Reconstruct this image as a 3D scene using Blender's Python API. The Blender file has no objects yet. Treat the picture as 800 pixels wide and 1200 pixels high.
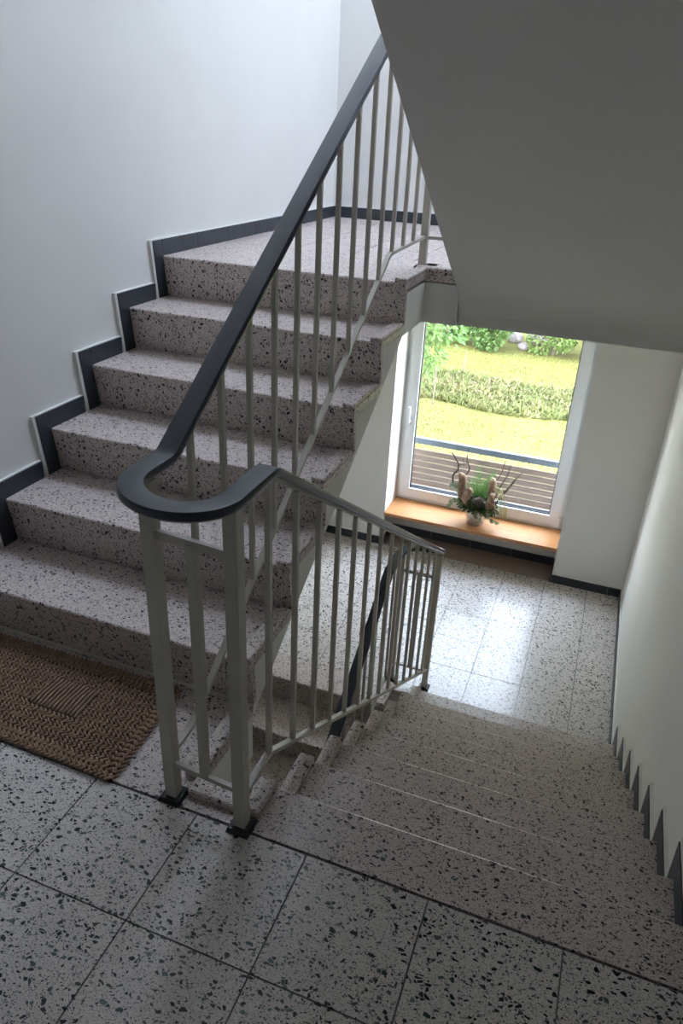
import bpy, bmesh, math, random
from mathutils import Vector, Matrix
random.seed(7)
SC = bpy.context.scene
COL = SC.collection

# ------------------------------------------------------------------ camera
CAM_POS = Vector((0.7142, -1.1108, 1.5749))
yaw, pitch, roll, FPX = 0.3387, -0.4834, 0.0495, 852.6
Fv = Vector((-math.sin(yaw)*math.cos(pitch), math.cos(yaw)*math.cos(pitch), math.sin(pitch)))
Rv = Fv.cross(Vector((0, 0, 1))).normalized()
Uv = Rv.cross(Fv)
R2 = Rv*math.cos(roll) + Uv*math.sin(roll)
U2 = -Rv*math.sin(roll) + Uv*math.cos(roll)
cam = bpy.data.cameras.new('camera')
cam.sensor_fit = 'VERTICAL'; cam.sensor_height = 36.0; cam.sensor_width = 24.0
cam.lens = FPX/1200*36.0
cam.clip_start = 0.02; cam.clip_end = 300
camo = bpy.data.objects.new('camera', cam); COL.objects.link(camo)
camo.matrix_world = Matrix(((R2.x, U2.x, -Fv.x, CAM_POS.x), (R2.y, U2.y, -Fv.y, CAM_POS.y),
                            (R2.z, U2.z, -Fv.z, CAM_POS.z), (0, 0, 0, 1)))
SC.camera = camo

# ------------------------------------------------------------------ world, sun, exposure
SKY_STRENGTH = 23.5
world = bpy.data.worlds.new('sky'); SC.world = world
world.use_nodes = True
wn = world.node_tree.nodes; wl = world.node_tree.links
wn.clear()
w_out = wn.new('ShaderNodeOutputWorld'); w_bg = wn.new('ShaderNodeBackground')
w_tc = wn.new('ShaderNodeTexCoord'); w_sep = wn.new('ShaderNodeSeparateXYZ'); w_ramp = wn.new('ShaderNodeValToRGB')
wl.new(w_tc.outputs['Generated'], w_sep.inputs[0]); wl.new(w_sep.outputs['Z'], w_ramp.inputs[0])
w_ramp.color_ramp.elements[0].position = 0.0; w_ramp.color_ramp.elements[0].color = (0.90, 0.93, 1.0, 1)
w_ramp.color_ramp.elements[1].position = 0.9; w_ramp.color_ramp.elements[1].color = (0.62, 0.735, 1.0, 1)
wl.new(w_ramp.outputs[0], w_bg.inputs['Color']); w_bg.inputs['Strength'].default_value = SKY_STRENGTH
wl.new(w_bg.outputs[0], w_out.inputs[0])

sun = bpy.data.lights.new('sun', 'SUN'); sun.energy = 3.4; sun.angle = math.radians(4); sun.color = (1.0, 0.93, 0.78)
suno = bpy.data.objects.new('sun', sun); COL.objects.link(suno)
suno.rotation_euler = (math.radians(33), 0, math.radians(-25))      # from behind the house, high

def portal(name, x0, x1, z0, z1, y):
    l = bpy.data.lights.new(name, 'AREA'); l.shape = 'RECTANGLE'; l.size = x1-x0; l.size_y = z1-z0
    l.cycles.is_portal = True
    o = bpy.data.objects.new(name, l); COL.objects.link(o)
    o.location = ((x0+x1)/2, y, (z0+z1)/2); o.rotation_euler = (math.radians(-90), 0, 0)
portal('window_portal', -0.66, 0.66, -1.1, 0.59, 4.27)
portal('roof_light_portal', -.50, 1.08, 2.40, 3.76, 5.03)
_p = bpy.data.objects['roof_light_portal']; _p.rotation_euler = (0, 0, 0); _p.location = (.29, 3.08, 5.03)

SC.view_settings.view_transform = 'Standard'
SC.view_settings.look = 'None'
SC.view_settings.gamma = 1.0
SC.view_settings.use_curve_mapping = False
SC.view_settings.exposure = 0.15

# ------------------------------------------------------------------ dimensions (metres)
H, G = 0.175, 0.2744
XL, XR, XA, XB = -1.188, 1.172, -0.0753, 0.0753        # skirting faces and well edges
WL, WR = XL-0.015, XR+0.015                            # plaster faces
YF = 3.86                                              # far wall
YBACK = -2.0
YA, YB = 0.3886, 0.156
ZU, ZLOW, ZBASE = 6*H, -8*H, -14*H
SLAB_U = 0.833                                         # underside of the upper half landing
ZTOP = ZU + 8*H                                        # next floor level
RXL, RXR = -0.672, 0.676                               # window recess
YWIN = 4.15

# ------------------------------------------------------------------ materials
def mat(name, rgb, rough=0.5, metal=0.0, spec=0.5):
    m = bpy.data.materials.new(name); m.use_nodes = True
    b = m.node_tree.nodes['Principled BSDF']
    b.inputs['Base Color'].default_value = (*rgb, 1); b.inputs['Roughness'].default_value = rough
    b.inputs['Metallic'].default_value = metal; b.inputs['Specular IOR Level'].default_value = spec
    return m
def nd(m, t, **kw):
    n = m.node_tree.nodes.new(t)
    for k, v in kw.items(): setattr(n, k, v)
    return n
def lk(m, a, b): m.node_tree.links.new(a, b)
def math_node(m, op, a, b=None):
    n = nd(m, 'ShaderNodeMath', operation=op)
    for i, v in enumerate((a, b)):
        if v is None: continue
        if isinstance(v, (int, float)): n.inputs[i].default_value = v
        else: lk(m, v, n.inputs[i])
    return n.outputs[0]
def bsdf(m): return m.node_tree.nodes['Principled BSDF']

def noise_mat(name, c1, c2, scale, rough=0.6, bump=0.0, bump_scale=None, spec=0.5, metal=0.0, stretch=None):
    m = mat(name, c1, rough, metal, spec)
    tc = nd(m, 'ShaderNodeTexCoord'); mp = nd(m, 'ShaderNodeMapping')
    lk(m, tc.outputs['Object'], mp.inputs[0])
    if stretch: mp.inputs['Scale'].default_value = stretch
    n = nd(m, 'ShaderNodeTexNoise'); n.inputs['Scale'].default_value = scale; n.inputs['Detail'].default_value = 6
    lk(m, mp.outputs[0], n.inputs['Vector'])
    r = nd(m, 'ShaderNodeValToRGB'); r.color_ramp.elements[0].position = .3; r.color_ramp.elements[1].position = .7
    r.color_ramp.elements[0].color = (*c1, 1); r.color_ramp.elements[1].color = (*c2, 1)
    lk(m, n.outputs['Fac'], r.inputs[0]); lk(m, r.outputs[0], bsdf(m).inputs['Base Color'])
    if bump:
        n2 = nd(m, 'ShaderNodeTexNoise'); n2.inputs['Scale'].default_value = bump_scale or scale; n2.inputs['Detail'].default_value = 3
        lk(m, mp.outputs[0], n2.inputs['Vector'])
        b = nd(m, 'ShaderNodeBump'); b.inputs['Strength'].default_value = bump; b.inputs['Distance'].default_value = .01
        lk(m, n2.outputs['Fac'], b.inputs['Height']); lk(m, b.outputs[0], bsdf(m).inputs['Normal'])
    return m

def terrazzo(name, base, base2, layers, rough):
    """cement ground with angular stone chips: each layer = (cells per metre, share, rim, dark, light)"""
    m = mat(name, base, rough, 0, .45)
    geo = nd(m, 'ShaderNodeNewGeometry'); oi = nd(m, 'ShaderNodeObjectInfo')
    off = math_node(m, 'MULTIPLY', oi.outputs['Random'], 37.0)
    comb = nd(m, 'ShaderNodeCombineXYZ')
    for i in range(3): lk(m, off, comb.inputs[i])
    add = nd(m, 'ShaderNodeVectorMath', operation='ADD')
    lk(m, geo.outputs['Position'], add.inputs[0]); lk(m, comb.outputs[0], add.inputs[1])
    dn = nd(m, 'ShaderNodeTexNoise'); dn.inputs['Scale'].default_value = 30
    lk(m, add.outputs[0], dn.inputs['Vector'])
    sc = nd(m, 'ShaderNodeVectorMath', operation='SCALE'); sc.inputs['Scale'].default_value = .02
    lk(m, dn.outputs['Color'], sc.inputs[0])
    pos = nd(m, 'ShaderNodeVectorMath', operation='ADD')
    lk(m, add.outputs[0], pos.inputs[0]); lk(m, sc.outputs[0], pos.inputs[1])
    bn = nd(m, 'ShaderNodeTexNoise'); bn.inputs['Scale'].default_value = 320; bn.inputs['Detail'].default_value = 2
    lk(m, add.outputs[0], bn.inputs['Vector'])
    mx = nd(m, 'ShaderNodeMix', data_type='RGBA'); mx.inputs[6].default_value = (*base, 1); mx.inputs[7].default_value = (*base2, 1)
    lk(m, bn.outputs['Fac'], mx.inputs[0]); col = mx.outputs[2]
    for li, (s, share, rim, dark, light) in enumerate(layers):
        mp = nd(m, 'ShaderNodeMapping'); mp.inputs['Rotation'].default_value = (.5+li, .8*li+.3, .6+li*1.3)
        mp.inputs['Scale'].default_value = (1.0, 1.45, .8)
        lk(m, pos.outputs[0], mp.inputs[0])
        v = nd(m, 'ShaderNodeTexVoronoi'); e = nd(m, 'ShaderNodeTexVoronoi', feature='DISTANCE_TO_EDGE')
        for q in (v, e): q.inputs['Scale'].default_value = s; lk(m, mp.outputs[0], q.inputs['Vector'])
        sp = nd(m, 'ShaderNodeSeparateColor'); lk(m, v.outputs['Color'], sp.inputs[0])
        pick = math_node(m, 'GREATER_THAN', sp.outputs[0], 1-share)
        thr = math_node(m, 'MULTIPLY_ADD', sp.outputs[1], rim); m.node_tree.nodes[-1].inputs[2].default_value = rim*.35
        ins = math_node(m, 'GREATER_THAN', e.outputs['Distance'], thr)
        fac = math_node(m, 'MULTIPLY', pick, ins)
        cr = nd(m, 'ShaderNodeValToRGB'); cr.color_ramp.elements[0].color = (*dark, 1); cr.color_ramp.elements[1].color = (*light, 1)
        cr.color_ramp.elements[0].position = .55; cr.color_ramp.elements[1].position = 1.0
        lk(m, sp.outputs[2], cr.inputs[0])
        mm = nd(m, 'ShaderNodeMix', data_type='RGBA'); lk(m, fac, mm.inputs[0]); lk(m, col, mm.inputs[6]); lk(m, cr.outputs[0], mm.inputs[7])
        col = mm.outputs[2]
    lk(m, col, bsdf(m).inputs['Base Color'])
    return m

M = {}
M['plaster'] = noise_mat('white_wall_paint', (.80, .78, .74), (.83, .81, .77), 3, .85, .06, 25, .12)
M['soffit'] = noise_mat('white_soffit_paint', (.85, .83, .78), (.88, .86, .81), 3, .85, .05, 30, .12)
M['tile'] = terrazzo('coarse_terrazzo', (.79, .72, .665), (.63, .565, .52), [
    (430, .24, .10, (.12, .12, .11), (.38, .37, .35)),
    (190, .16, .15, (.04, .045, .042), (.18, .20, .18)),
    (84, .21, .15, (.016, .024, .022), (.15, .20, .18))], .24)
M['stone'] = terrazzo('fine_terrazzo', (.78, .665, .615), (.59, .49, .45), [
    (450, .22, .10, (.10, .09, .085), (.32, .29, .28)),
    (210, .16, .13, (.025, .024, .024), (.14, .13, .13)),
    (98, .14, .14, (.014, .016, .016), (.12, .14, .13))], .34)
M['grout'] = noise_mat('grey_grout', (.12, .115, .11), (.17, .16, .155), 60, .9)
M['skirt'] = noise_mat('anthracite_tile', (.030, .036, .046), (.042, .05, .062), 12, .38)
M['steel'] = noise_mat('cream_grey_paint', (.49, .455, .39), (.53, .49, .425), 8, .42)
M['rail'] = noise_mat('dark_blue_plastic', (.014, .020, .036), (.021, .028, .047), 6, .30)
M['black'] = mat('black_plastic', (.012, .014, .016), .5)
M['pvc'] = mat('white_plastic', (.78, .80, .82), .3)
M['gasket'] = mat('black_rubber', (.02, .02, .02), .6)
M['alu'] = mat('grey_aluminium', (.45, .47, .50), .35, .8)
M['oak'] = noise_mat('orange_brown_wood', (.44, .19, .07), (.58, .28, .11), 7, .38, 0, None, .5, 0, (1.2, 14, 14))
M['slab'] = noise_mat('beige_stone_slab', (.30, .225, .185), (.36, .27, .22), 20, .4)
M['deck'] = noise_mat('weathered_brown_wood', (.16, .11, .085), (.26, .19, .15), 6, .8, .2, 40, .3, 0, (1, 12, 12))
M['galv'] = noise_mat('grey_metal_paint', (.10, .12, .14), (.14, .16, .18), 9, .5)
M['zinc'] = noise_mat('zinc_pot', (.50, .51, .52), (.64, .65, .66), 14, .42, .1, 50, .5, .75)
g = nd
gl = bpy.data.materials.new('window_glass'); gl.use_nodes = True
gn = gl.node_tree.nodes; gn.clear()
go = gn.new('ShaderNodeOutputMaterial'); gt = gn.new('ShaderNodeBsdfTransparent'); gg = gn.new('ShaderNodeBsdfGlossy'); gm = gn.new('ShaderNodeMixShader')
gt.inputs[0].default_value = (.95, .97, .96, 1); gg.inputs['Roughness'].default_value = .02; gm.inputs[0].default_value = .06
gl.node_tree.links.new(gt.outputs[0], gm.inputs[1]); gl.node_tree.links.new(gg.outputs[0], gm.inputs[2]); gl.node_tree.links.new(gm.outputs[0], go.inputs[0])
M['glass'] = gl

# ------------------------------------------------------------------ mesh helpers
def new_obj(name, me, parent=None, loc=None):
    o = bpy.data.objects.new(name, me); COL.objects.link(o)
    if parent is not None: o.parent = parent
    if loc is not None: o.location = loc
    return o
def tag(o, label=None, cat=None, group=None, kind=None):
    if label: o['label'] = label
    if cat: o['category'] = cat
    if group: o['group'] = group
    if kind: o['kind'] = kind
    return o
def empty(name, loc=(0, 0, 0), parent=None):
    o = bpy.data.objects.new(name, None); COL.objects.link(o); o.location = loc; o.empty_display_size = .1
    if parent is not None: o.parent = parent
    return o
class MB:
    def __init__(s): s.v = []; s.f = []
    def add(s, vs, fs):
        b = len(s.v); s.v += [tuple(p) for p in vs]; s.f += [tuple(i+b for i in f) for f in fs]; return s
    def box(s, x0, x1, y0, y1, z0, z1):
        return s.add([(x0, y0, z0), (x1, y0, z0), (x1, y1, z0), (x0, y1, z0), (x0, y0, z1), (x1, y0, z1), (x1, y1, z1), (x0, y1, z1)],
                     [(3, 2, 1, 0), (4, 5, 6, 7), (0, 1, 5, 4), (1, 2, 6, 5), (2, 3, 7, 6), (3, 0, 4, 7)])
    def prism_x(s, yz, x0, x1):
        n = len(yz)
        a = sum(yz[i][0]*yz[(i+1) % n][1]-yz[(i+1) % n][0]*yz[i][1] for i in range(n))
        if a < 0: yz = yz[::-1]
        vs = [(x0, y, z) for y, z in yz]+[(x1, y, z) for y, z in yz]
        fs = [tuple(range(n))[::-1], tuple(range(n, 2*n))]+[(i, (i+1) % n, n+(i+1) % n, n+i) for i in range(n)]
        return s.add(vs, fs)
    def sweep(s, path, prof, up=Vector((0, 0, 1)), cap=True):
        """prof: list of (side, up) offsets, counter-clockwise seen from the path's end"""
        path = [Vector(p) for p in path]; n = len(prof); b = len(s.v)
        for i, p in enumerate(path):
            if i == 0: t = path[1]-p; sc_ = 1
            elif i == len(path)-1: t = p-path[i-1]; sc_ = 1
            else:
                t1 = (p-path[i-1]).normalized(); t2 = (path[i+1]-p).normalized(); t = t1+t2
                sc_ = 1/max(.5, t.normalized().dot(t2))
            t.normalize(); side = t.cross(up)
            if side.length < 1e-5: side = Vector((1, 0, 0))
            side.normalize(); u = side.cross(t)
            for a, c in prof: s.v.append(tuple(p+side*a+u*c))
        for i in range(len(path)-1):
            for j in range(n):
                a0 = b+i*n+j; a1 = b+i*n+(j+1) % n
                s.f.append((a0, a1, a1+n, a0+n))
        if cap:
            s.f.append(tuple(range(b, b+n))[::-1]); e = b+(len(path)-1)*n; s.f.append(tuple(range(e, e+n)))
        return s
    def tube(s, path, radii, n=6):
        path = [Vector(p) for p in path]; b = len(s.v)
        ref = Vector((.31, .77, .55)).normalized()
        for i, p in enumerate(path):
            t = (path[min(i+1, len(path)-1)]-path[max(i-1, 0)]).normalized()
            a = t.cross(ref).normalized(); c = t.cross(a)
            r = radii[i] if isinstance(radii, (list, tuple)) else radii
            for k in range(n):
                w = 2*math.pi*k/n; s.v.append(tuple(p+a*(r*math.cos(w))+c*(r*math.sin(w))))
        for i in range(len(path)-1):
            for k in range(n):
                s.f.append((b+i*n+k, b+i*n+(k+1) % n, b+(i+1)*n+(k+1) % n, b+(i+1)*n+k))
        s.f.append(tuple(range(b, b+n))[::-1]); e = b+(len(path)-1)*n; s.f.append(tuple(range(e, e+n)))
        return s
    def lathe(s, prof, c=(0, 0, 0), n=28):
        b = len(s.v)
        for r, z in prof:
            for k in range(n):
                w = 2*math.pi*k/n; s.v.append((c[0]+r*math.cos(w), c[1]+r*math.sin(w), c[2]+z))
        for i in range(len(prof)-1):
            for k in range(n):
                s.f.append((b+i*n+k, b+i*n+(k+1) % n, b+(i+1)*n+(k+1) % n, b+(i+1)*n+k))
        s.f.append(tuple(range(b, b+n))[::-1]); e = b+(len(prof)-1)*n; s.f.append(tuple(range(e, e+n)))
        return s
    def ellipsoid(s, c, r, rot=None, nu=8, nv=6):
        b = len(s.v); c = Vector(c)
        for i in range(nv+1):
            th = math.pi*i/nv
            for k in range(nu):
                ph = 2*math.pi*k/nu
                p = Vector((r[0]*math.sin(th)*math.cos(ph), r[1]*math.sin(th)*math.sin(ph), r[2]*math.cos(th)))
                if rot is not None: p = rot @ p
                s.v.append(tuple(c+p))
        for i in range(nv):
            for k in range(nu):
                s.f.append((b+i*nu+k, b+(i+1)*nu+k, b+(i+1)*nu+(k+1) % nu, b+i*nu+(k+1) % nu))
        return s
    def mesh(s, name, m, smooth=False, bevel=0.0, seg=1, fix=False):
        me = bpy.data.meshes.new(name); me.from_pydata(s.v, [], s.f)
        if bevel or fix:
            bm = bmesh.new(); bm.from_mesh(me)
            if fix: bmesh.ops.remove_doubles(bm, verts=bm.verts, dist=1e-6); bmesh.ops.recalc_face_normals(bm, faces=bm.faces)
            if bevel: bmesh.ops.bevel(bm, geom=bm.edges[:], offset=bevel, segments=seg, affect='EDGES', profile=.5)
            bm.to_mesh(me); bm.free()
        me.materials.append(m); me.update()
        if smooth:
            for p in me.polygons: p.use_smooth = True
        return me
    def build(s, name, m, parent=None, **kw): return new_obj(name, s.mesh(name, m, **kw), parent)
_box_cache = {}
def box_piece(name, m, parent, x0, x1, y0, y1, z0, z1, bevel=0.0):
    """a box object whose mesh is shared with boxes of the same size"""
    key = (name, m.name, round(x1-x0, 4), round(y1-y0, 4), round(z1-z0, 4), bevel)
    if key not in _box_cache:
        a, b, c = (x1-x0)/2, (y1-y0)/2, (z1-z0)/2
        _box_cache[key] = MB().box(-a, a, -b, b, -c, c).mesh(name, m, bevel=bevel)
    pl = parent.matrix_world.translation if False else Vector((0, 0, 0))
    return new_obj(name, _box_cache[key], parent, ((x0+x1)/2, (y0+y1)/2, (z0+z1)/2))
def struct(name, mb, m, label, cat='wall', **kw):
    o = mb.build(name, m, None, **kw); tag(o, label, cat, None, 'structure'); return o

# ------------------------------------------------------------------ room shell
YO = 4.36                                     # outer face of the far wall
struct('wall_left', MB().box(WL-.25, WL, YBACK-.2, YO, ZBASE-.2, ZTOP+2.55), M['plaster'], 'white plaster wall rising along the upper stair flight')
struct('wall_right', MB().box(WR, WR+.25, YBACK-.2, YO, ZBASE-.2, ZTOP+2.55), M['plaster'], 'white plaster wall beside the descending stair flight')
struct('wall_back', MB().box(WL, WR, YBACK-.2, YBACK, ZBASE-.2, ZTOP+2.55), M['plaster'], 'white plaster wall at the back of the landing')
LW_TOP = 0.60
SKX0, SKX1, SKY0, SKY1 = -.50, 1.08, 2.40, 3.76         # roof light over the upper half landing
wf = MB()
wf.box(WL, RXL, YF, YO, ZBASE-.2, LW_TOP); wf.box(RXR, WR, YF, YO, ZBASE-.2, LW_TOP)
wf.box(RXL, RXR, YF, YO, ZBASE-.2, ZLOW-.02)
wf.box(RXL, RXR, 4.115, YO, ZLOW-.02, -1.128)
wf.box(WL, WR, YF, YO, LW_TOP, ZTOP+2.55)
struct('wall_far', wf, M['plaster'], 'white plaster end wall with the deep window recess')
cl = MB()
cl.box(WL, WR, YBACK, .0, ZTOP-.2, ZTOP)                       # floor above
c0, c1 = ZTOP+2.4, ZTOP+2.55
cl.box(WL, SKX0, YBACK, YF, c0, c1); cl.box(SKX1, WR, YBACK, YF, c0, c1)
cl.box(SKX0, SKX1, YBACK, SKY0, c0, c1); cl.box(SKX0, SKX1, SKY1, YF, c0, c1)
struct('ceiling', cl, M['soffit'], 'white ceiling over the landing and stairwell', 'ceiling')

# ------------------------------------------------------------------ tiled floors
TP = 0.3065
def cuts(a, b, origin, pitch=TP):
    k = math.floor((a-origin)/pitch); xs = [a]
    while True:
        k += 1; x = origin+k*pitch
        if x > b-.012: break
        if x > a+.012: xs.append(x)
    return xs+[b]
def tile_field(parent, x0, x1, y0, y1, z, ox, oy, skip=None, m='tile'):
    xs, ys = cuts(x0, x1, ox), cuts(y0, y1, oy); gp = .0019
    for i in range(len(xs)-1):
        for j in range(len(ys)-1):
            cx, cy = (xs[i]+xs[i+1])/2, (ys[j]+ys[j+1])/2
            if skip and skip(cx, cy): continue
            box_piece('tile', M[m], parent, xs[i]+gp, xs[i+1]-gp, ys[j]+gp, ys[j+1]-gp, z-.02, z+random.uniform(-.0004, .0002), 0)
# landing the photographer stands on
f0 = MB().box(WL, WR, YBACK, .0, -.2, -.024).box(WL, XA, 0, YA+.01, -.2, -.03).box(XA, XB, 0, .085, -.2, -.03).box(XB, WR, 0, YB-.05, -.2, -.045)
fl0 = struct('floor', f0, M['soffit'], 'coarse terrazzo tiled landing in the foreground', 'floor')
# lower half landing
f1 = MB().box(WL, WR, 2.255, YF, ZLOW-.2, ZLOW-.024).box(WL, XA, 2.09, 2.255, ZLOW-.2, ZLOW-.045).box(XB, WR, 2.06, 2.255, ZLOW-.2, ZLOW-.024).box(XA, XB, 2.19, 2.255, ZLOW-.2, ZLOW-.024)
fl1 = struct('floor', f1, M['soffit'], 'sunlit terrazzo half landing below the window', 'floor')
f2 = MB().box(WL, WR, 2.30, YF, SLAB_U, ZU-.024).box(WL, XA-.004, 1.81, 2.30, SLAB_U, ZU-.045).box(XA-.004, XB, 2.087, 2.30, SLAB_U, ZU-.045).box(XB, WR, 2.112, 2.30, SLAB_U, ZU-.035)
fl2 = struct('floor', f2, M['soffit'], 'upper half landing with white painted slab edge', 'floor')
fl3 = struct('floor', MB().box(WL, WR, YBACK, YF, ZBASE-.2, ZBASE), M['tile'], 'dark lower storey floor under the stairs', 'floor')

def tiles_on(fl, x0, x1, y0, y1, z, ox, oy, m='tile'):
    tile_field(fl, x0, x1, y0, y1, z, ox, oy, None, m)
    box_piece('grout', M['grout'], fl, x0, x1, y0, y1+.003, z-.0235, z-.0035)
OX0 = -.027
tiles_on(fl0, WL, WR, YBACK, -.006, 0, OX0, -.006)
tiles_on(fl1, WL, WR, 2.2565, YF, ZLOW, .333, 2.255)
box_piece('edge_stone', M['stone'], fl1, XB+.001, WR, 2.092, 2.2555, ZLOW-.02, ZLOW)
box_piece('edge_stone', M['stone'], fl1, XA+.001, XB, 2.20, 2.2555, ZLOW-.02, ZLOW)
box_piece('rim', M['stone'], fl1, XA, XB, 2.195, 2.243, ZLOW, ZLOW+.019, .004)
tiles_on(fl2, WL, WR, 2.305, YF, ZU, -.2, 2.305, 'stone')
# fine terrazzo stones round the well on the landing
box_piece('edge_stone', M['stone'], fl0, WL, XA, .001, YA+.014, -.04, 0)
box_piece('edge_stone', M['stone'], fl0, XA+.001, XB-.001, .001, .085, -.04, 0)
box_piece('rim', M['stone'], fl0, -.080, .062, .034, .088, 0, .025, .004)
box_piece('rim', M['stone'], fl0, XA-.047, XA, .09, YA+.004, 0, .025, .004)
# upper landing rim at the well end
box_piece('edge_stone', M['stone'], fl2, XA-.05, XB, 2.080, 2.303, ZU-.04, ZU)
box_piece('edge_stone', M['stone'], fl2, XB+.001, WR, 2.056, 2.303, ZU-.03, ZU)
box_piece('rim', M['stone'], fl2, XA-.05, XB, 2.076, 2.126, ZU, ZU+.018, .004)
# recess floor slab under the window
box_piece('recess_slab', M['slab'], fl1, RXL, RXR, YF+.001, 4.105, ZLOW-.019, ZLOW+.001)

# ------------------------------------------------------------------ stair flights
def flight(label, x0, x1, well, y1, z0, n, sg, top_depth, rim_top, slab_end, under):
    """riser k (1..n) at y1+sg*(k-1)*G; well = 'hi' or 'lo' side; under = (y, z) points of the underside from top to bottom"""
    root = empty('staircase', ((x0+x1)/2, y1, z0)); tag(root, label, 'staircase')
    off = Vector((-(x0+x1)/2, -y1, -z0))
    yk = lambda s: y1+sg*s
    def put(o): o.location = o.location+off; return o
    T = .03
    for k in range(1, n+1):
        S = (k-1)*G; z = z0+k*H; d = (G+.024) if k < n else top_depth
        prof = [(S+.006, z), (S+d, z), (S+d, z-T), (S+T, z-T), (S+T+.008, z-H+.0030), (S+.024, z-H+.0030), (S, z-.007), (S+.002, z-.0025)]
        st = MB().prism_x([(yk(a), b) for a, b in prof], x0, x1).build('step', M['stone'], root); put(st)
        rx0, rx1 = (x1-.048, x1) if well == 'hi' else (x0, x0+.048)
        e = d-.014 if k < n else rim_top
        ya, yb = sorted((yk(S+.001), yk(S+e)))
        MB().box(rx0, rx1, ya, yb, z, z+(.016 if z > .001 else .024)).build('rim', M['stone'], st, bevel=.004)
    poly = [(yk(T), z0-T)]
    for k in range(1, n+1):
        S = (k-1)*G; z = z0+k*H-T
        poly.append((yk(S+T), z)); poly.append((yk(S+G+T) if k < n else slab_end, z))
    poly += under
    wi = .005
    sx0, sx1 = (x0, x1-wi) if well == 'hi' else (x0+wi, x1)
    put(MB().prism_x(poly, sx0, sx1).build('slab', M['soffit'], root, fix=True))
    return root
SL = H/G
EW = .0005
# up flight on the left
fa = lambda y: .030+SL*(y-.534)
flight('terrazzo stair flight climbing left to the upper half landing', WL+EW, XA, 'hi', YA, 0, 6, 1, .5445, .325, 1.808,
       [(1.808, SLAB_U), (.534+(SLAB_U-.030)/SL, SLAB_U), (YA+.03, fa(YA+.03))])
# down flight on the right
fb = lambda y: -.27-SL*(y-YB)
flight('terrazzo stair flight descending right towards the window landing', XB, WR-EW, 'lo', YB+7*G, ZLOW, 8, -1, YB-.0005, .114, .108,
       [(.108, fb(.108)), (YB+7*G-.03, fb(YB+7*G-.03))])
# flight overhead, back up towards the viewer
fc = lambda y: 1.065+SL*(1.915-y)
flight('overhead stair flight with smooth white underside', XB, WR-EW, 'lo', 2.04, ZU, 8, -1, .115, .11, .002,
       [(.002, ZTOP-.205), (1.915+(1.065-ZTOP+.205)/SL, ZTOP-.205), *[((1-t)**2*1.93+2*t*(1-t)*2.1115+t*t*2.1115, (1-t)**2*fc(1.93)+2*t*(1-t)*fc(2.1115)+t*t*(SLAB_U+.004)) for t in [q/12 for q in range(13)]], (2.1115, ZU-.035)])
# flight below, from the lower half landing down towards the viewer
fd = lambda y: ZBASE+.001+SL*(y-.72)
flight('lower terrazzo stair flight seen through the balusters', WL+EW, XA, 'hi', 2.04-5*G, ZBASE, 6, 1, .2150, .21, 2.089,
       [(2.089, fd(2.089)), (.72, ZBASE+.001)])

# ------------------------------------------------------------------ skirting tiles
SKH, SKV = .068, .066
def skirt_root(name, label):
    o = empty(name); tag(o, label, 'skirting', None, 'structure'); return o
def sk_x(root, side, y0, y1, z0, z1, ends=(0, 0), top=1):
    """tile on the left (-1) or right (+1) wall"""
    w, f = (WL, XL) if side < 0 else (WR, XR)
    lo, hi = sorted((w, f)); d = .011
    mg = .004
    a, b = (lo, lo+d) if side < 0 else (hi-d, hi)
    box_piece('plaster_bed', M['plaster'], root, a, b, y0-ends[0], y1+ends[1], z0, z1+mg*top)
    a, b = (lo+d, hi) if side < 0 else (lo, hi-d)
    box_piece('skirting_tile', M['skirt'], root, a, b, y0+.0014, y1-.0014, z0+.0005, z1)
def sk_riser(root, side, y0, y1, z0, z1, lean, w0, w1):
    """upright tile beside a riser, leaning with it; lean = shift of its foot, w0/w1 = plaster margin at top and foot"""
    w, f = (WL, XL) if side < 0 else (WR, XR)
    d = .0115 if side < 0 else -.0115
    a, b = sorted((w, w+d)); sg = -1 if w0 < 0 else 1
    if side < 0: bed = [(y0-w0, z1+.004), (y1, z1+.004), (y1+lean, z0), (y0+lean-w1, z0)]
    else: bed = [(y0, z1+.004), (y1+w0, z1+.004), (y1+lean+w1, z0), (y0+lean, z0)]
    MB().prism_x(bed, a, b).build('plaster_bed', M['plaster'], root)
    a, b = sorted((w+d, f))
    MB().prism_x([(y0+.0008, z1), (y1-.0008, z1), (y1-.0008+lean, z0+.0005), (y0+.0008+lean, z0+.0005)], a, b).build('skirting_tile', M['skirt'], root)
def sk_y(root, x0, x1, z0, yw=YF):
    box_piece('plaster_bed', M['plaster'], root, x0, x1, yw-.010, yw, z0, z0+SKH+.004)
    box_piece('skirting_tile', M['skirt'], root, x0+.0008, x1-.0008, yw-.0145, yw-.010, z0+.0005, z0+SKH)
def runs(a, b, L=.3, org=None):
    n = max(1, round((b-a)/L)); return [(a+(b-a)*i/n, a+(b-a)*(i+1)/n) for i in range(n)]
bl = skirt_root('baseboard_left', 'stepped anthracite skirting tiles along the left wall')
for a, b in runs(YBACK, YA-SKV): sk_x(bl, -1, a, b, 0, SKH)
def stepped_left(y1, z0, n, yend):
    for k in range(1, n+1):
        y = y1+(k-1)*G
        sk_riser(bl, -1, y-SKV-.004, y-.003, z0+(k-1)*H, z0+k*H+SKH, .024, .016, .012)
        if k < n: sk_x(bl, -1, y-.002, y+G-SKV-.006, z0+k*H, z0+k*H+SKH)
    yl = y1+(n-1)*G
    for a, b in runs(yl, yend): sk_x(bl, -1, a, b, z0+n*H, z0+n*H+SKH)
stepped_left(YA, 0, 6, YF)
stepped_left(2.04-5*G, ZBASE, 6, YF)
br = skirt_root('baseboard_right', 'stepped anthracite skirting tiles beside the descending steps')
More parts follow.
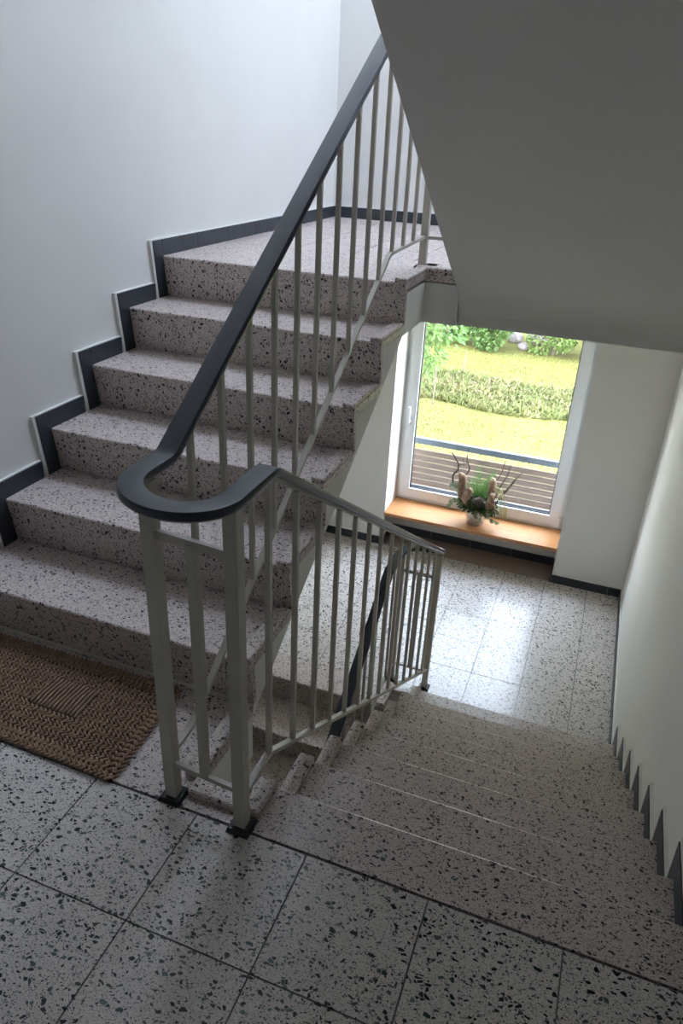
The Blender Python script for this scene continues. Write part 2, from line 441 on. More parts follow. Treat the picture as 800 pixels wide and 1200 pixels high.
for k in range(1, 9):
    y = YB+(8-k)*G; z = ZLOW+k*H
    sk_riser(br, 1, y+.003, y+SKV+.003, z-H, z+SKH, -.024, .010, .010)
    if k < 8: sk_x(br, 1, y-G+SKV+.006, y+.002, z, z+SKH)
    else:
        for a, b in runs(YBACK, y): sk_x(br, 1, a, b, z, z+SKH)
for a, b in runs(YB+7*G+SKV, YF): sk_x(br, 1, a, b, ZLOW, ZLOW+SKH)
bf = skirt_root('baseboard_far', 'anthracite skirting tiles at the foot of the window wall')
for a, b in runs(XL, RXL): sk_y(bf, a, b, ZLOW)
for a, b in ((RXR, 1.085), (1.085, XR)): sk_y(bf, a, b, ZLOW)
for a, b in runs(RXL+.012, RXR-.012): sk_y(bf, a, b, ZLOW+.001, 4.115)
for a, b in runs(XL, XR): sk_y(bf, a, b, ZU)
for x, s in ((RXL, 1), (RXR, -1)):        # recess cheeks
    lo, hi = sorted((x, x+s*.012)); box_piece('skirting_tile', M['skirt'], bf, lo, hi, YF-.014, 4.10, ZLOW+.001, ZLOW+SKH)

# ------------------------------------------------------------------ windows
def window(name, label, xl, xr, zs, zt, handle_left=True):
    root = empty(name, ((xl+xr)/2, YWIN, zs)); tag(root, label, 'window', None, 'structure')
    off = Vector((-(xl+xr)/2, -YWIN, -zs))
    def put(o): o.location = o.location+off; return o
    def ring(a, b, c, d, w, y0, y1):
        return MB().box(a, a+w, y0, y1, c, d).box(b-w, b, y0, y1, c, d).box(a+w, b-w, y0, y1, c, c+w).box(a+w, b-w, y0, y1, d-w, d)
    fr = put(ring(xl, xr, zs, zt, .052, YWIN, YWIN+.07).build('window_frame', M['pvc'], root, fix=False))
    sx0, sx1, sz0, sz1 = xl+.033, xr-.033, zs+.03, zt-.03
    sash = put(ring(sx0, sx1, sz0, sz1, .078, YWIN-.016, YWIN+.05).build('sash', M['pvc'], root))
    gk = ring(sx0+.078, sx1-.078, sz0+.078, sz1-.078, .006, YWIN+.004, YWIN+.03).build('gasket', M['gasket'], sash)
    sp = MB()
    for i in range(3): sp.box(sx0+.08, sx1-.08, YWIN+.034+i*.008, YWIN+.038+i*.008, sz0+.079, sz0+.092)
    sp.build('spacer_bar', M['alu'], sash)
    MB().box(sx0+.079, sx1-.079, YWIN+.02, YWIN+.024, sz0+.079, sz1-.079).build('pane', M['glass'], sash)
    hz = -.41 if zs < 0 else zs+.5
    hx = sx0+.036
    hb = MB().box(hx-.014, hx+.014, YWIN-.028, YWIN-.016, hz-.035, hz+.035).build('handle', M['alu'], sash, bevel=.003)
    MB().box(hx-.009, hx+.009, YWIN-.062, YWIN-.028, hz-.009, hz+.009).box(hx-.010, hx+.010, YWIN-.075, YWIN-.058, hz-.012, hz+.125).build('lever', M['pvc'], hb, bevel=.003)
    for zz in (sz0+.03, sz1-.11):
        put(MB().box(sx1-.003, sx1+.012, YWIN-.024, YWIN-.002, zz-.03, zz+.05).build('hinge', M['pvc'], root, bevel=.003))
    return root, put
w1, put1 = window('window_1', 'tall white framed window above the lower half landing', RXL, RXR, -1.10, LW_TOP)
put1(MB().box(RXL, RXR, 3.8335, YWIN+.01, -1.128, -1.100).build('window_sill', M['oak'], w1, bevel=.003))
w2 = empty('window_2', (0, 2.95, c0)); tag(w2, 'square roof light above the upper half landing', 'window', None, 'structure')
_o = MB().box(SKX0, SKX1, SKY0-2.95, SKY1-2.95, .10, .104).build('pane', M['glass'], w2)
MB().box(SKX0, SKX0+.04, SKY0-2.95, SKY1-2.95, .06, .099).box(SKX1-.04, SKX1, SKY0-2.95, SKY1-2.95, .06, .099).box(SKX0+.04, SKX1-.04, SKY0-2.95, SKY0-2.91, .06, .099).box(SKX0+.04, SKX1-.04, SKY1-2.99, SKY1-2.95, .06, .099).build('window_frame', M['pvc'], w2)

# ------------------------------------------------------------------ stair railing
rail = empty('stair_railing', (0, 0, 0))
tag(rail, 'cream steel baluster railing with dark blue plastic handrail winding down the well', 'railing')
XPA, XPB = -.113, .095
LA0, LA1 = (.10, .945), .658
def hA(y): return .945+.658*(y-.10)
def hB(y): return .930-.6375*(y-.165)
def hD(y): return hB(2.29)-.036+.638*(y-2.04)
def hC(y): return hA(2.0)+.02+.638*(2.05-y)
YU_P, YL_P = 2.14, 2.31
def arc(cx, cy, z, r, a0, a1, n=14):
    return [(cx+r*math.cos(a0+(a1-a0)*i/n), cy+r*math.sin(a0+(a1-a0)*i/n), z) for i in range(n+1)]
def rounded(pts, r=.03, n=4):
    pts = [Vector(p) for p in pts]; out = [pts[0]]
    for i in range(1, len(pts)-1):
        p = pts[i]; a = pts[i-1]-p; b = pts[i+1]-p
        ra = min(r, a.length*.45, b.length*.45)
        ang = a.angle(b)
        if ang > math.radians(172): out.append(p); continue
        p0 = p+a.normalized()*ra; p2 = p+b.normalized()*ra
        for k in range(n+1):
            t = k/n; out.append(p0*(1-t)**2+p*2*t*(1-t)+p2*t*t)
    return out+[pts[-1]]
cxm = (XPA+XPB)/2; rr = (XPB-XPA)/2
zU = hA(1.98)
hp = [(XPB, .35, hC(.35)), (XPB, 2.05, zU)]
hp += arc(cxm, 2.14, zU, rr, 0, math.pi)
hp += [(XPA, 1.98, zU), (XPA, .10, .945)]
hp += [(cxm+rr*math.cos(a)*1.0, .0+rr*.92*math.sin(a), .945-.015*(a-math.pi)/math.pi) for a in [math.pi+math.pi*i/14 for i in range(15)]]
hp += [(XPB, .165, .930), (XPB, 2.29, hB(2.29))]
zl = hB(2.29)-.036
hp += [(.090, 2.318, zl+.018), (.070, 2.337, zl+.009), (.035, 2.346, zl), (-.01, 2.347, zl), (-.055, 2.335, zl), (-.090, 2.300, zl), (-.108, 2.25, zl)]
hp += [(XPA, 2.20, zl), (XPA, 2.04, zl), (XPA, .75, zl-.638*(2.04-.75))]
hpath = rounded(hp, .016, 3)
hprof = [(-.024, -.011), (.024, -.011), (.0268, -.008), (.0275, -.002), (.0268, .0050), (.0240, .0085), (.018, .0095), (-.018, .0095), (-.0240, .0085), (-.0268, .0050), (-.0275, -.002), (-.0268, -.008)]
MB().sweep(hpath, hprof).build('handrail', M['rail'], rail, smooth=True).data.set_sharp_from_angle(angle=math.radians(40))
MB().sweep([p-Vector((0, 0, .016)) for p in hpath], [(-.013, -.004), (.013, -.004), (.013, .004), (-.013, .004)]).build('handrail_core', M['steel'], rail)
UNDER = .022
def bar(name, x, y, z0, z1, w=.0135, parent=rail):
    a = w/2
    return MB().box(x-a, x+a, y-a, y+a, z0, z1).build(name, M['steel'], parent)
def flat(name, path, w=.018, t=.012):
    return MB().sweep(path, [(-w/2, -t/2), (w/2, -t/2), (w/2, t/2), (-w/2, t/2)]).build(name, M['steel'], rail)
def post(x, y, z, top, w=.031):
    p = bar('post', x, y, z+.012, top, w)
    s = .031
    b = MB().add([(x-s, y-s, z), (x+s, y-s, z), (x+s, y+s, z), (x-s, y+s, z), (x-s*.86, y-s*.86, z+.014), (x+s*.86, y-s*.86, z+.014), (x+s*.86, y+s*.86, z+.014), (x-s*.86, y+s*.86, z+.014)],
                 [(3, 2, 1, 0), (4, 5, 6, 7), (0, 1, 5, 4), (1, 2, 6, 5), (2, 3, 7, 6), (3, 0, 4, 7)]).build('base_plate', M['black'], p)
    return p
# posts
P1, P2 = (XPA, .022), (XPB, .006)
post(*P1, 0, .945-UNDER); post(*P2, 0, .935-UNDER)
post(XPA, YU_P, ZU, zU-UNDER); post(XPB, YU_P, ZU, zU-UNDER)
post(XPA, YL_P, ZLOW, zl-.004); post(XPB, YL_P, ZLOW, zl+.002)
# up-flight: lower rail and balusters
def lA(y): return .160+.672*(y-.125) if y > .125 else .152
kA = 1.63; zk = lA(kA)
flat('bottom_rail', rounded([(XPA, .022, .152), (XPA, .125, .158), (XPA, kA, zk), (XPA, YU_P, zk+.012)], .03))
for i in range(13):
    y = .195+.1465*i
    z0 = lA(y) if y < kA else zk+.012*(y-kA)/(YU_P-kA)
    z1 = hA(y) if y < 1.98 else zU
    bar('baluster', XPA, y, z0-.004, z1-UNDER)
# down-flight
def lB(y): return .112-.6395*(y-.16) if y > .16 else .112
flat('bottom_rail', rounded([(XPB, .006, .105), (XPB, .16, .108), (XPB, YL_P, lB(YL_P))], .02))
for i in range(14):
    y = .165+.1545*i
    bar('baluster', XPB, y, lB(y)-.004, (hB(y) if y > .165 else .930)-UNDER)
# turns at the landings: cross bars with one short bar between the posts
def turn(y1, y2, zc0, zc1):
    a, b = (XPA, y1), (XPB, y2)
    for z in (zc0, zc1): flat('cross_bar', [(a[0], a[1], z), (b[0], b[1], z)], .012, .020 if z == zc1 else .014)
    bar('short_bar', (a[0]+b[0])/2, (a[1]+b[1])/2, zc0, zc1, .020)
turn(P1[1], P2[1], .125, .80)
turn(YL_P, YL_P, ZLOW+.125, zl-.15)
turn(YU_P, YU_P, ZU+.13, zU-.15)
# lower flight down towards the viewer
def lD(y): return hD(y)-.80
flat('bottom_rail', rounded([(XPA, YL_P, lD(2.02)), (XPA, 2.02, lD(2.02)), (XPA, .78, lD(.78))], .03))
for i in range(10):
    y = 2.16-.1465*i
    bar('baluster', XPA, y, lD(min(y, 2.02))-.004, min(hD(y), zl)-UNDER)
# flight overhead
def lC(y): return hC(y)-.80
flat('bottom_rail', [(XPB, YU_P, zU-.80), (XPB, 2.05, zU-.80), (XPB, .38, lC(.38))])
for i in range(11):
    y = 1.98-.15*i
    bar('baluster', XPB, y, lC(y)-.004, hC(y)-UNDER)

# ------------------------------------------------------------------ doormat
M['coir'] = noise_mat('brown_coir_rope', (.25, .155, .10), (.40, .26, .175), 90, .85, .3, 300, .2)
M['coir_dark'] = noise_mat('dark_coir_base', (.035, .022, .015), (.055, .035, .024), 80, .95)
mat_o = empty('doormat', (-.30, .0, 0)); tag(mat_o, 'braided brown coir doormat at the foot of the steps', 'doormat')
mq = [Vector((-.282, -.012, 0)), Vector((-1.06, .012, 0)), Vector((-1.05, .368, 0)), Vector((-.304, .376, 0))]   # near right, near left, far left, far right
def mq_at(u, v, z):   # u: right->left, v: near->far
    a = mq[0].lerp(mq[1], u); b = mq[3].lerp(mq[2], u); p = a.lerp(b, v); p.z = z; return p-Vector((-.30, 0, 0))
WU, WV = .76, .37
base = MB(); nU, nV = 24, 14; ib = len(base.v)
corner = lambda u, v: (u, v)
for lay, z in ((0, .001), (1, .011)):
    for i in range(nU+1):
        for j in range(nV+1): base.v.append(tuple(mq_at(.012+.976*i/nU, .02+.96*j/nV, z)))
n1 = (nU+1)*(nV+1); idx = lambda l, i, j: l*n1+i*(nV+1)+j
for i in range(nU):
    for j in range(nV):
        base.f.append((idx(1, i, j), idx(1, i, j+1), idx(1, i+1, j+1), idx(1, i+1, j))); base.f.append((idx(0, i, j), idx(0, i+1, j), idx(0, i+1, j+1), idx(0, i, j+1)))
for i in range(nU):
    base.f.append((idx(0, i, 0), idx(1, i, 0), idx(1, i+1, 0), idx(0, i+1, 0))); base.f.append((idx(0, i, nV), idx(0, i+1, nV), idx(1, i+1, nV), idx(1, i, nV)))
for j in range(nV):
    base.f.append((idx(0, 0, j), idx(0, 0, j+1), idx(1, 0, j+1), idx(1, 0, j))); base.f.append((idx(0, nU, j), idx(1, nU, j), idx(1, nU, j+1), idx(0, nU, j+1)))
base.build('backing', M['coir_dark'], mat_o, fix=True)
def stitch(mb, u, v, ang, L=.0085, w=.0032, z=.0125):
    """one strand of rope lying over the mat"""
    jit = random.uniform(-.12, .12); c = mq_at(u, v, z+random.uniform(-.0012, .0012))
    d = (mq_at(u+.001, v, z)-mq_at(u, v, z)).normalized(); e = Vector((-d.y, d.x, 0))
    a = ang+jit; t = d*math.cos(a)+e*math.sin(a); s_ = Vector((-t.y, t.x, 0)); k = Vector((0, 0, 1))
    R = Matrix((t, s_, k)).transposed()
    mb.ellipsoid(c, (L*random.uniform(.9, 1.1), w*random.uniform(.9, 1.1), w*.95), R, 6, 4)
def braid_row(mb, u0, v0, u1, v1, along_u, flip=1, pitch=.0160, w=.0041, L=.0112):
    ln = abs(u1-u0)*WU if along_u else abs(v1-v0)*WV
    n = int(ln/pitch); off = .0043
    for i in range(n):
        t = (i+.5)/n; u = u0+(u1-u0)*t; v = v0+(v1-v0)*t
        for sd in (-1, 1):
            if along_u: stitch(mb, u, v+sd*off/WV, flip*sd*math.radians(38), L, w)
            else: stitch(mb, u+sd*off/WU, v, math.pi/2-flip*sd*math.radians(38), L, w)
border = MB()
for q in range(3):
    a = (.008+q*.0158)
    au, av = a/WU, a/WV
    fl = 1 if q % 2 else -1
    braid_row(border, au, av, 1-au, av, True, fl, .0165, .0050, .0130); braid_row(border, au, 1-av, 1-au, 1-av, True, fl, .0165, .0050, .0130)
    braid_row(border, au, av, au, 1-av, False, fl, .0165, .0050, .0130); braid_row(border, 1-au, av, 1-au, 1-av, False, fl, .0165, .0050, .0130)
tag(border.build('braided_border', M['coir'], mat_o, smooth=True), kind='stuff')
field = MB()
b0 = .0500
nr = int((WV-2*b0)/.0172)
CU0, CU1, CV0, CV1 = .30, .53, .40, .70     # panel of straight strands
for r in range(nr):
    v = (b0+(r+.5)*(WV-2*b0)/nr)/WV; fl = 1 if r % 2 else -1
    if CV0 < v < CV1:
        braid_row(field, b0/WU, v, CU0, v, True, fl); braid_row(field, CU1, v, 1-b0/WU, v, True, fl)
    else: braid_row(field, b0/WU, v, 1-b0/WU, v, True, fl)
tag(field.build('woven_field', M['coir'], mat_o, smooth=True), kind='stuff')
strands = MB()
ns = int((CU1-CU0)*WU/.0125)
for i in range(ns):
    u = CU0+(CU1-CU0)*(i+.5)/ns
    pts = [mq_at(u+.004*math.sin(t*3), CV0-.01+(CV1-CV0+.02)*t, .013+.001*math.sin(t*9+i)) for t in [k/8 for k in range(9)]]
    strands.tube(pts, .0042, 6)
tag(strands.build('straight_strands', M['coir'], mat_o, smooth=True), kind='stuff')

# ------------------------------------------------------------------ timber screen and rail outside the window
YFN = 4.50
scr = empty('timber_screen', (0, YFN, -1.60)); tag(scr, 'brown horizontal timber slat screen outside the lower window', 'screen')
def sput(o): o.location = o.location-Vector((0, YFN, -1.60)); return o
for i in range(15):
    z1 = -.79-i*.0555
    sput(box_piece('plank', M['deck'], scr, -1.05, 1.05, YFN-.011, YFN+.011, z1-.044, z1))
for x in (-.98, .98): sput(MB().box(x-.03, x+.03, YFN+.012, YFN+.05, -1.62, -.72).build('post', M['galv'], scr))
for x in (-.98, .98): sput(MB().box(x-.025, x+.025, 4.361, YFN+.012, -1.55, -1.50).build('bracket', M['galv'], scr))
sput(MB().box(-1.05, 1.05, YFN-.02, YFN+.02, -.735, -.684).build('top_rail', M['galv'], scr, bevel=.003))

# ------------------------------------------------------------------ garden
ZG = -2.75
M['lawn'] = noise_mat('yellow_green_lawn', (.098, .095, .012), (.14, .124, .020), .9, .9)
M['blade'] = noise_mat('grass_blade', (.098, .098, .015), (.13, .12, .024), 1.3, .8)
M['weed'] = noise_mat('pale_weed_green', (.115, .14, .034), (.20, .185, .07), 2.0, .8)
M['flower'] = noise_mat('dusty_pink_seed_heads', (.18, .10, .085), (.21, .15, .115), 3.0, .8)
def leaf_mat(name, a, b):
    m = noise_mat(name, a, b, 2.5, .55); bs = bsdf(m)
    out = [n for n in m.node_tree.nodes if n.type == 'OUTPUT_MATERIAL'][0]
    tr = nd(m, 'ShaderNodeBsdfTranslucent'); mix = nd(m, 'ShaderNodeMixShader'); mix.inputs[0].default_value = .35
    src = bs.inputs['Base Color'].links[0].from_socket
    lk(m, src, tr.inputs['Color']); lk(m, bs.outputs[0], mix.inputs[1]); lk(m, tr.outputs[0], mix.inputs[2]); lk(m, mix.outputs[0], out.inputs[0])
    return m
M['leaf_a'] = leaf_mat('mid_green_leaf', (.065, .13, .03), (.15, .23, .065))
M['leaf_b'] = leaf_mat('deep_green_leaf', (.04, .095, .03), (.10, .175, .055))
M['leaf_c'] = leaf_mat('yellow_green_leaf', (.11, .18, .035), (.21, .28, .08))
M['bark'] = noise_mat('grey_brown_bark', (.10, .08, .06), (.18, .15, .12), 12, .9)
M['pale_wall'] = noise_mat('pale_garden_stone', (.24, .20, .19), (.31, .27, .255), 5, .9)

lw = tag(new_obj('lawn', MB().add([(-40, 4.36, ZG), (40, 4.36, ZG), (40, 70, ZG), (-40, 70, ZG)], [(0, 1, 2, 3)]).mesh('lawn', M['lawn'])), 'sunlit yellow green lawn outside the window', 'lawn', None, 'structure')
rg = random.Random(11)
gb = MB()
for i in range(26000):
    x = rg.uniform(-4.5, 2.5); y = rg.uniform(8.5, 15.8)
    a = rg.uniform(0, 6.28); h = rg.uniform(.02, .045); w = .008
    dx, dy = math.cos(a)*w, math.sin(a)*w; lx, ly = rg.uniform(-.03, .03), rg.uniform(-.03, .03)
    gb.add([(x-dx, y-dy, ZG), (x+dx, y+dy, ZG), (x+lx, y+ly, ZG+h)], [(0, 1, 2)])
tag(gb.build('grass', M['blade']), 'short mown grass covering the lawn', 'grass', None, 'stuff')
wb = MB(); wfm = MB()
for i in range(5200):
    x = rg.uniform(-5.0, 3.0); y = rg.uniform(11.45, 13.2)+.12*math.sin(x*2.1)
    h = rg.uniform(.05, .20)
    for k in range(4):
        a = rg.uniform(0, 6.28); w = rg.uniform(.008, .02); l = rg.uniform(.03, .14)
        dx, dy = math.cos(a), math.sin(a)
        hh = h*rg.uniform(.5, 1)
        wb.add([(x-dy*w, y+dx*w, ZG), (x+dy*w, y-dx*w, ZG), (x+dx*l*.5+dy*w, y+dy*l*.5-dx*w, ZG+hh*.7), (x+dx*l, y+dy*l, ZG+hh), (x+dx*l*.5-dy*w, y+dy*l*.5+dx*w, ZG+hh*.7)], [(0, 1, 2, 3, 4)])
    if rg.random() < .13 and y > 11.7:
        r = rg.uniform(.008, .016); wfm.ellipsoid((x, y, ZG+h), (r, r, r*1.4), None, 5, 3)
tag(wb.build('wild_plants', M['weed']), 'strip of tall wild plants left uncut across the lawn', 'plants', None, 'stuff')
tag(wfm.build('seed_heads', M['flower']), 'dusty pink seed heads above the wild strip', 'flowers', None, 'stuff')

def leaf_cloud(mb, c, r, n, L, rnd, droop=0.0):
    c = Vector(c)
    for i in range(n):
        d = Vector((rnd.gauss(0, 1), rnd.gauss(0, 1), rnd.gauss(0, 1))).normalized()
        rad = rnd.uniform(.72, 1.05)
        p = c+Vector((d.x*r[0]*rad, d.y*r[1]*rad, d.z*r[2]*rad))
        t = (d+Vector((rnd.gauss(0, .6), rnd.gauss(0, .6), rnd.gauss(0, .6)-droop))).normalized()
        s_ = t.cross(Vector((rnd.gauss(0, 1), rnd.gauss(0, 1), rnd.gauss(0, 1)))).normalized()
        nn = t.cross(s_); l = L*rnd.uniform(.7, 1.3); w = l*.26
        mb.add([p, p+t*l*.45+s_*w+nn*l*.05, p+t*l, p+t*l*.45-s_*w+nn*l*.05], [(0, 1, 2, 3)])
def bush(label, x, y, rx, ry, h, m, group):
    rnd = random.Random(int(x*100)+991)
    root = empty('garden_bush', (x, y, ZG)); tag(root, label, 'bush', group)
    mb = MB(); core = MB()
    for k in range(11):
        cx, cy, cz = rnd.uniform(-.55, .55)*rx, rnd.uniform(-.5, .5)*ry, (.22+.55*k/8)*h
        rr_ = rnd.uniform(.38, .55)
        leaf_cloud(mb, (cx, cy, cz), (rx*rr_*1.1, ry*rr_*1.1, h*rr_*.6), 620, .085, rnd)
    for k in range(6):
        a = rnd.uniform(0, 6.28); core.tube([(0, 0, 0), (.25*rx*math.cos(a), .25*ry*math.sin(a), h*.35), (.5*rx*math.cos(a), .5*ry*math.sin(a), h*.7)], [.03, .022, .01], 5)
    mb.build('foliage', m, root); core.build('stems', M['bark'], root)
GB = 'bushes along the far edge of the lawn'
bush('yellow green bush at the left end of the far hedge row', -3.55, 15.6, .75, .6, 1.9, M['leaf_c'], GB)
bush('deep green bush beside the thin stake in the far lawn', -2.55, 15.9, .70, .6, 1.8, M['leaf_b'], GB)
bush('mid green bush left of the pale stones', -1.72, 15.7, .62, .55, 1.7, M['leaf_a'], GB)
bush('bright green bush right of the pale stones', -.38, 15.9, .58, .55, 1.8, M['leaf_c'], GB)
bush('deep green bush at the right edge of the window', .62, 15.7, .66, .6, 1.9, M['leaf_b'], GB)
bush('mid green bush hidden mostly behind the window frame', 1.75, 15.8, .7, .6, 1.9, M['leaf_a'], GB)
bush('mid green bush behind the hanging branch', -4.7, 15.7, .75, .6, 2.0, M['leaf_a'], GB)
# pale stones in the gap of the hedge
for k, (x, y, s_, lab) in enumerate(((-1.36, 16.6, .20, 'pale stone left in the hedge gap'), (-.86, 16.7, .27, 'largest pale stone in the hedge gap'), (-1.08, 16.05, .13, 'small pale stone in front of the hedge gap'))):
    mb = MB().ellipsoid((0, 0, s_*.55), (s_, s_*.8, s_*.75), None, 12, 8)
    rk = random.Random(k)
    mb.v = [(a*(1+rk.uniform(-.09, .09)), b*(1+rk.uniform(-.09, .09)), max(0, c*(1+rk.uniform(-.08, .08)))) for a, b, c in mb.v]
    o = mb.build('garden_stone', M['pale_wall']); o.location = (x, y, ZG); tag(o, lab, 'stone', 'stones in the hedge gap')
tag(MB().box(-9, 9, 18.2, 18.45, ZG, ZG+1.4).box(-9.03, 9.03, 18.16, 18.49, ZG+1.4, ZG+1.46).build('garden_wall', M['pale_wall']), 'low pale garden wall behind the bushes', 'wall')
for lab, x, y, h in (('thin grey stake in front of the wild strip', -2.01, 11.28, .70), ('thin grey stake in the far lawn', -1.92, 13.45, .48)):
    o = MB().tube([(0, 0, 0), (.004, 0, h*.5), (.0, 0, h)], [.014, .013, .012], 6).build('garden_stake', M['bark']); o.location = (x, y, ZG)
    tag(o, lab, 'stake', 'garden stakes')
def sky_blocker(label, x, y, h, r, m):  # unseen trees added to keep low sky light out of the lower window
    rnd = random.Random(int(x*10)+77); root = empty('sky_blocker_tree', (x, y, ZG)); tag(root, label, 'tree', 'added trees blocking low sky behind the garden wall')
    MB().tube([(0, 0, 0), (.1, 0, h*.3), (0, .1, h*.6), (0, 0, h*.9)], [.25, .2, .14, .05], 8).build('trunk', M['bark'], root, smooth=True)
    mb = MB()
    for k in range(12):
        a = rnd.uniform(0, 6.28); q = rnd.uniform(.1, .6)*r
        leaf_cloud(mb, (q*math.cos(a), q*math.sin(a), h*rnd.uniform(.35, .85)), (r*.5, r*.5, h*.17), 800, .42, rnd)
    mb.build('foliage', m, root)
sky_blocker('unseen tree added to block low sky behind the garden wall, far left', -9.2, 20.5, 13.5, 3.6, M['leaf_a'])
sky_blocker('unseen tree added to block low sky behind the garden wall, left of centre', -3.5, 21.0, 14.5, 3.6, M['leaf_b'])
sky_blocker('unseen tree added to block low sky behind the garden wall, right of centre', 2.2, 20.5, 14.0, 3.6, M['leaf_a'])
sky_blocker('unseen tree added to block low sky behind the garden wall, far right', 7.9, 21, 13.5, 3.6, M['leaf_b'])
# young tree whose branch hangs into the view
tr = empty('leafy_tree', (-2.45, 9.2, ZG)); tag(tr, 'leafy tree hanging a branch into the left of the window view', 'tree')
rt = random.Random(5)
MB().tube([(0, 0, 0), (.03, .02, .7), (-.02, .04, 1.5), (.0, 0, 2.3), (-.5, 0, 3.6), (-1.3, 0, 5.4), (-1.5, .1, 7.2)], [.12, .11, .10, .09, .07, .05, .02], 8).build('trunk', M['bark'], tr, smooth=True)
brs = [((.0, .03, 1.3), (.45, -.05, 1.75), (.82, -.1, 1.50)), ((.02, .03, 1.7), (.55, 0, 2.05), (1.05, -.05, 1.85)), ((.03, 0, 2.1), (.6, .1, 2.5), (1.1, .1, 2.35)),
       ((0, 0, 1.8), (-.5, .1, 2.3), (-.9, 0, 2.5)), ((0, 0, 2.2), (0, .5, 2.7), (.1, .8, 2.9)), ((0, 0, 2.0), (.1, -.5, 2.4), (0, -.8, 2.6))]
mbb = MB()
for b_ in brs: mbb.tube(b_, [.02, .014, .006], 5)
mbb.build('branches', M['bark'], tr, smooth=True)
mb = MB()
for b_ in brs:
    for t, q in ((.35, .2), (.6, .24), (.85, .24), (1.0, .2)):
        p = Vector(b_[0])*(1-t)**2+Vector(b_[1])*2*t*(1-t)+Vector(b_[2])*t*t
        leaf_cloud(mb, p, (q, q, q*.9), 95, .10, rt, .5)
leaf_cloud(mb, (.72, -.1, 1.28), (.13, .13, .22), 60, .10, rt, .9)
leaf_cloud(mb, (0, 0, 2.9), (.6, .6, .5), 500, .10, rt, .3)
for cx_, cy_, cz_, q in ((-1.4, .1, 3.9, 1.2), (-2.6, .7, 4.6, 1.4), (-.5, .5, 4.8, 1.4), (-1.7, -.8, 5.6, 1.5), (-.6, 0, 6.2, 1.5), (-2.8, -.2, 6.4, 1.5), (-1.5, .4, 7.2, 1.4), (-3.6, .2, 5.2, 1.4)):  # unseen upper crown, added to block sky from the right wall
    leaf_cloud(mb, (cx_, cy_, cz_), (q, q, q*.8), 900, .20, rt, .3)
mb.build('foliage', M['leaf_a'], tr)

# ------------------------------------------------------------------ arrangement on the window sill
PX, PY, PZ = .028, 3.985, -1.0995
arr = empty('flower_arrangement', (PX, PY, PZ)); tag(arr, 'zinc pot of fern, ivy and twisted twigs on the wooden window sill', 'potted plant')
M['fern'] = leaf_mat('fresh_fern_green', (.06, .16, .03), (.18, .33, .09))
M['ivy'] = leaf_mat('variegated_ivy', (.10, .18, .08), (.50, .56, .40))
M['moss'] = noise_mat('dark_moss', (.05, .08, .03), (.14, .17, .07), 40, .9)
M['dry'] = leaf_mat('dry_yellow_grass', (.45, .46, .16), (.60, .60, .26))
M['twig'] = noise_mat('dark_twig', (.05, .03, .022), (.10, .065, .05), 30, .8)
M['straw'] = noise_mat('tan_straw_figure', (.26, .15, .09), (.44, .29, .19), 60, .85, .5, 160)
M['cone'] = noise_mat('grey_brown_cone', (.10, .06, .045), (.24, .17, .14), 50, .85)
pot = MB().lathe([(.060, 0), (.066, .002), (.070, .020), (.0715, .022), (.0715, .028), (.0725, .030), (.088, .118), (.092, .121), (.093, .126), (.090, .130), (.085, .128), (.084, .112), (.001, .110)], (0, 0, 0), 36)
pt = pot.build('pot', M['zinc'], arr, smooth=True); pt.data.set_sharp_from_angle(angle=math.radians(35))
ra = random.Random(21)
# moss cushion
ms = MB()
for i in range(16):
    a = ra.uniform(0, 6.28); r = ra.uniform(0, .085)
    ms.ellipsoid((r*math.cos(a), r*math.sin(a), .125+ra.uniform(0, .02)), (.04, .04, .028), None, 9, 6)
ms.build('moss', M['moss'], arr, smooth=True)
gr = MB(); leaf_cloud(gr, (0, .01, .160), (.15, .11, .050), 560, .034, ra); leaf_cloud(gr, (.03, -.04, .150), (.13, .08, .035), 240, .030, ra, .2)
gr.build('greenery', M['leaf_b'], arr)
# fern fronds
def frond(base, tip, bend, width, parent, m):
    base, tip, bend = Vector(base), Vector(tip), Vector(bend); mb_ = MB(); n = 15
    pts = [base*(1-t)**2+bend*2*t*(1-t)+tip*t*t for t in [i/n for i in range(n+1)]]
    mb_.tube(pts, [.0022*(1-.8*i/n) for i in range(n+1)], 4)
    for i in range(2, n+1):
        t_ = (pts[i]-pts[i-1]).normalized(); s_ = t_.cross(Vector((.3, 1, .2))).normalized(); nn = s_.cross(t_)
        w = width*math.sin(math.pi*min(1, (i/n)*.9+.12))
        for sd in (-1, 1):
            d = (s_*sd+t_*.55+nn*ra.uniform(-.2, .2)).normalized()
            mb_.add([pts[i], pts[i]+d*w*.5+t_*.0062, pts[i]+d*w, pts[i]+d*w*.5-t_*.0062], [(0, 1, 2, 3)])
    mb_.build('fern_frond', m, parent)
for i in range(15):
    a = 2*math.pi*i/15+.2; r = ra.uniform(.06, .17); h = ra.uniform(.32, .50)
    frond((.01*math.cos(a), .02*math.sin(a)+.02, .13), (r*math.cos(a)*1.15, .03+r*math.sin(a)*.8, h), (r*.3*math.cos(a), .02, h*.75), .034, arr, M['fern'])
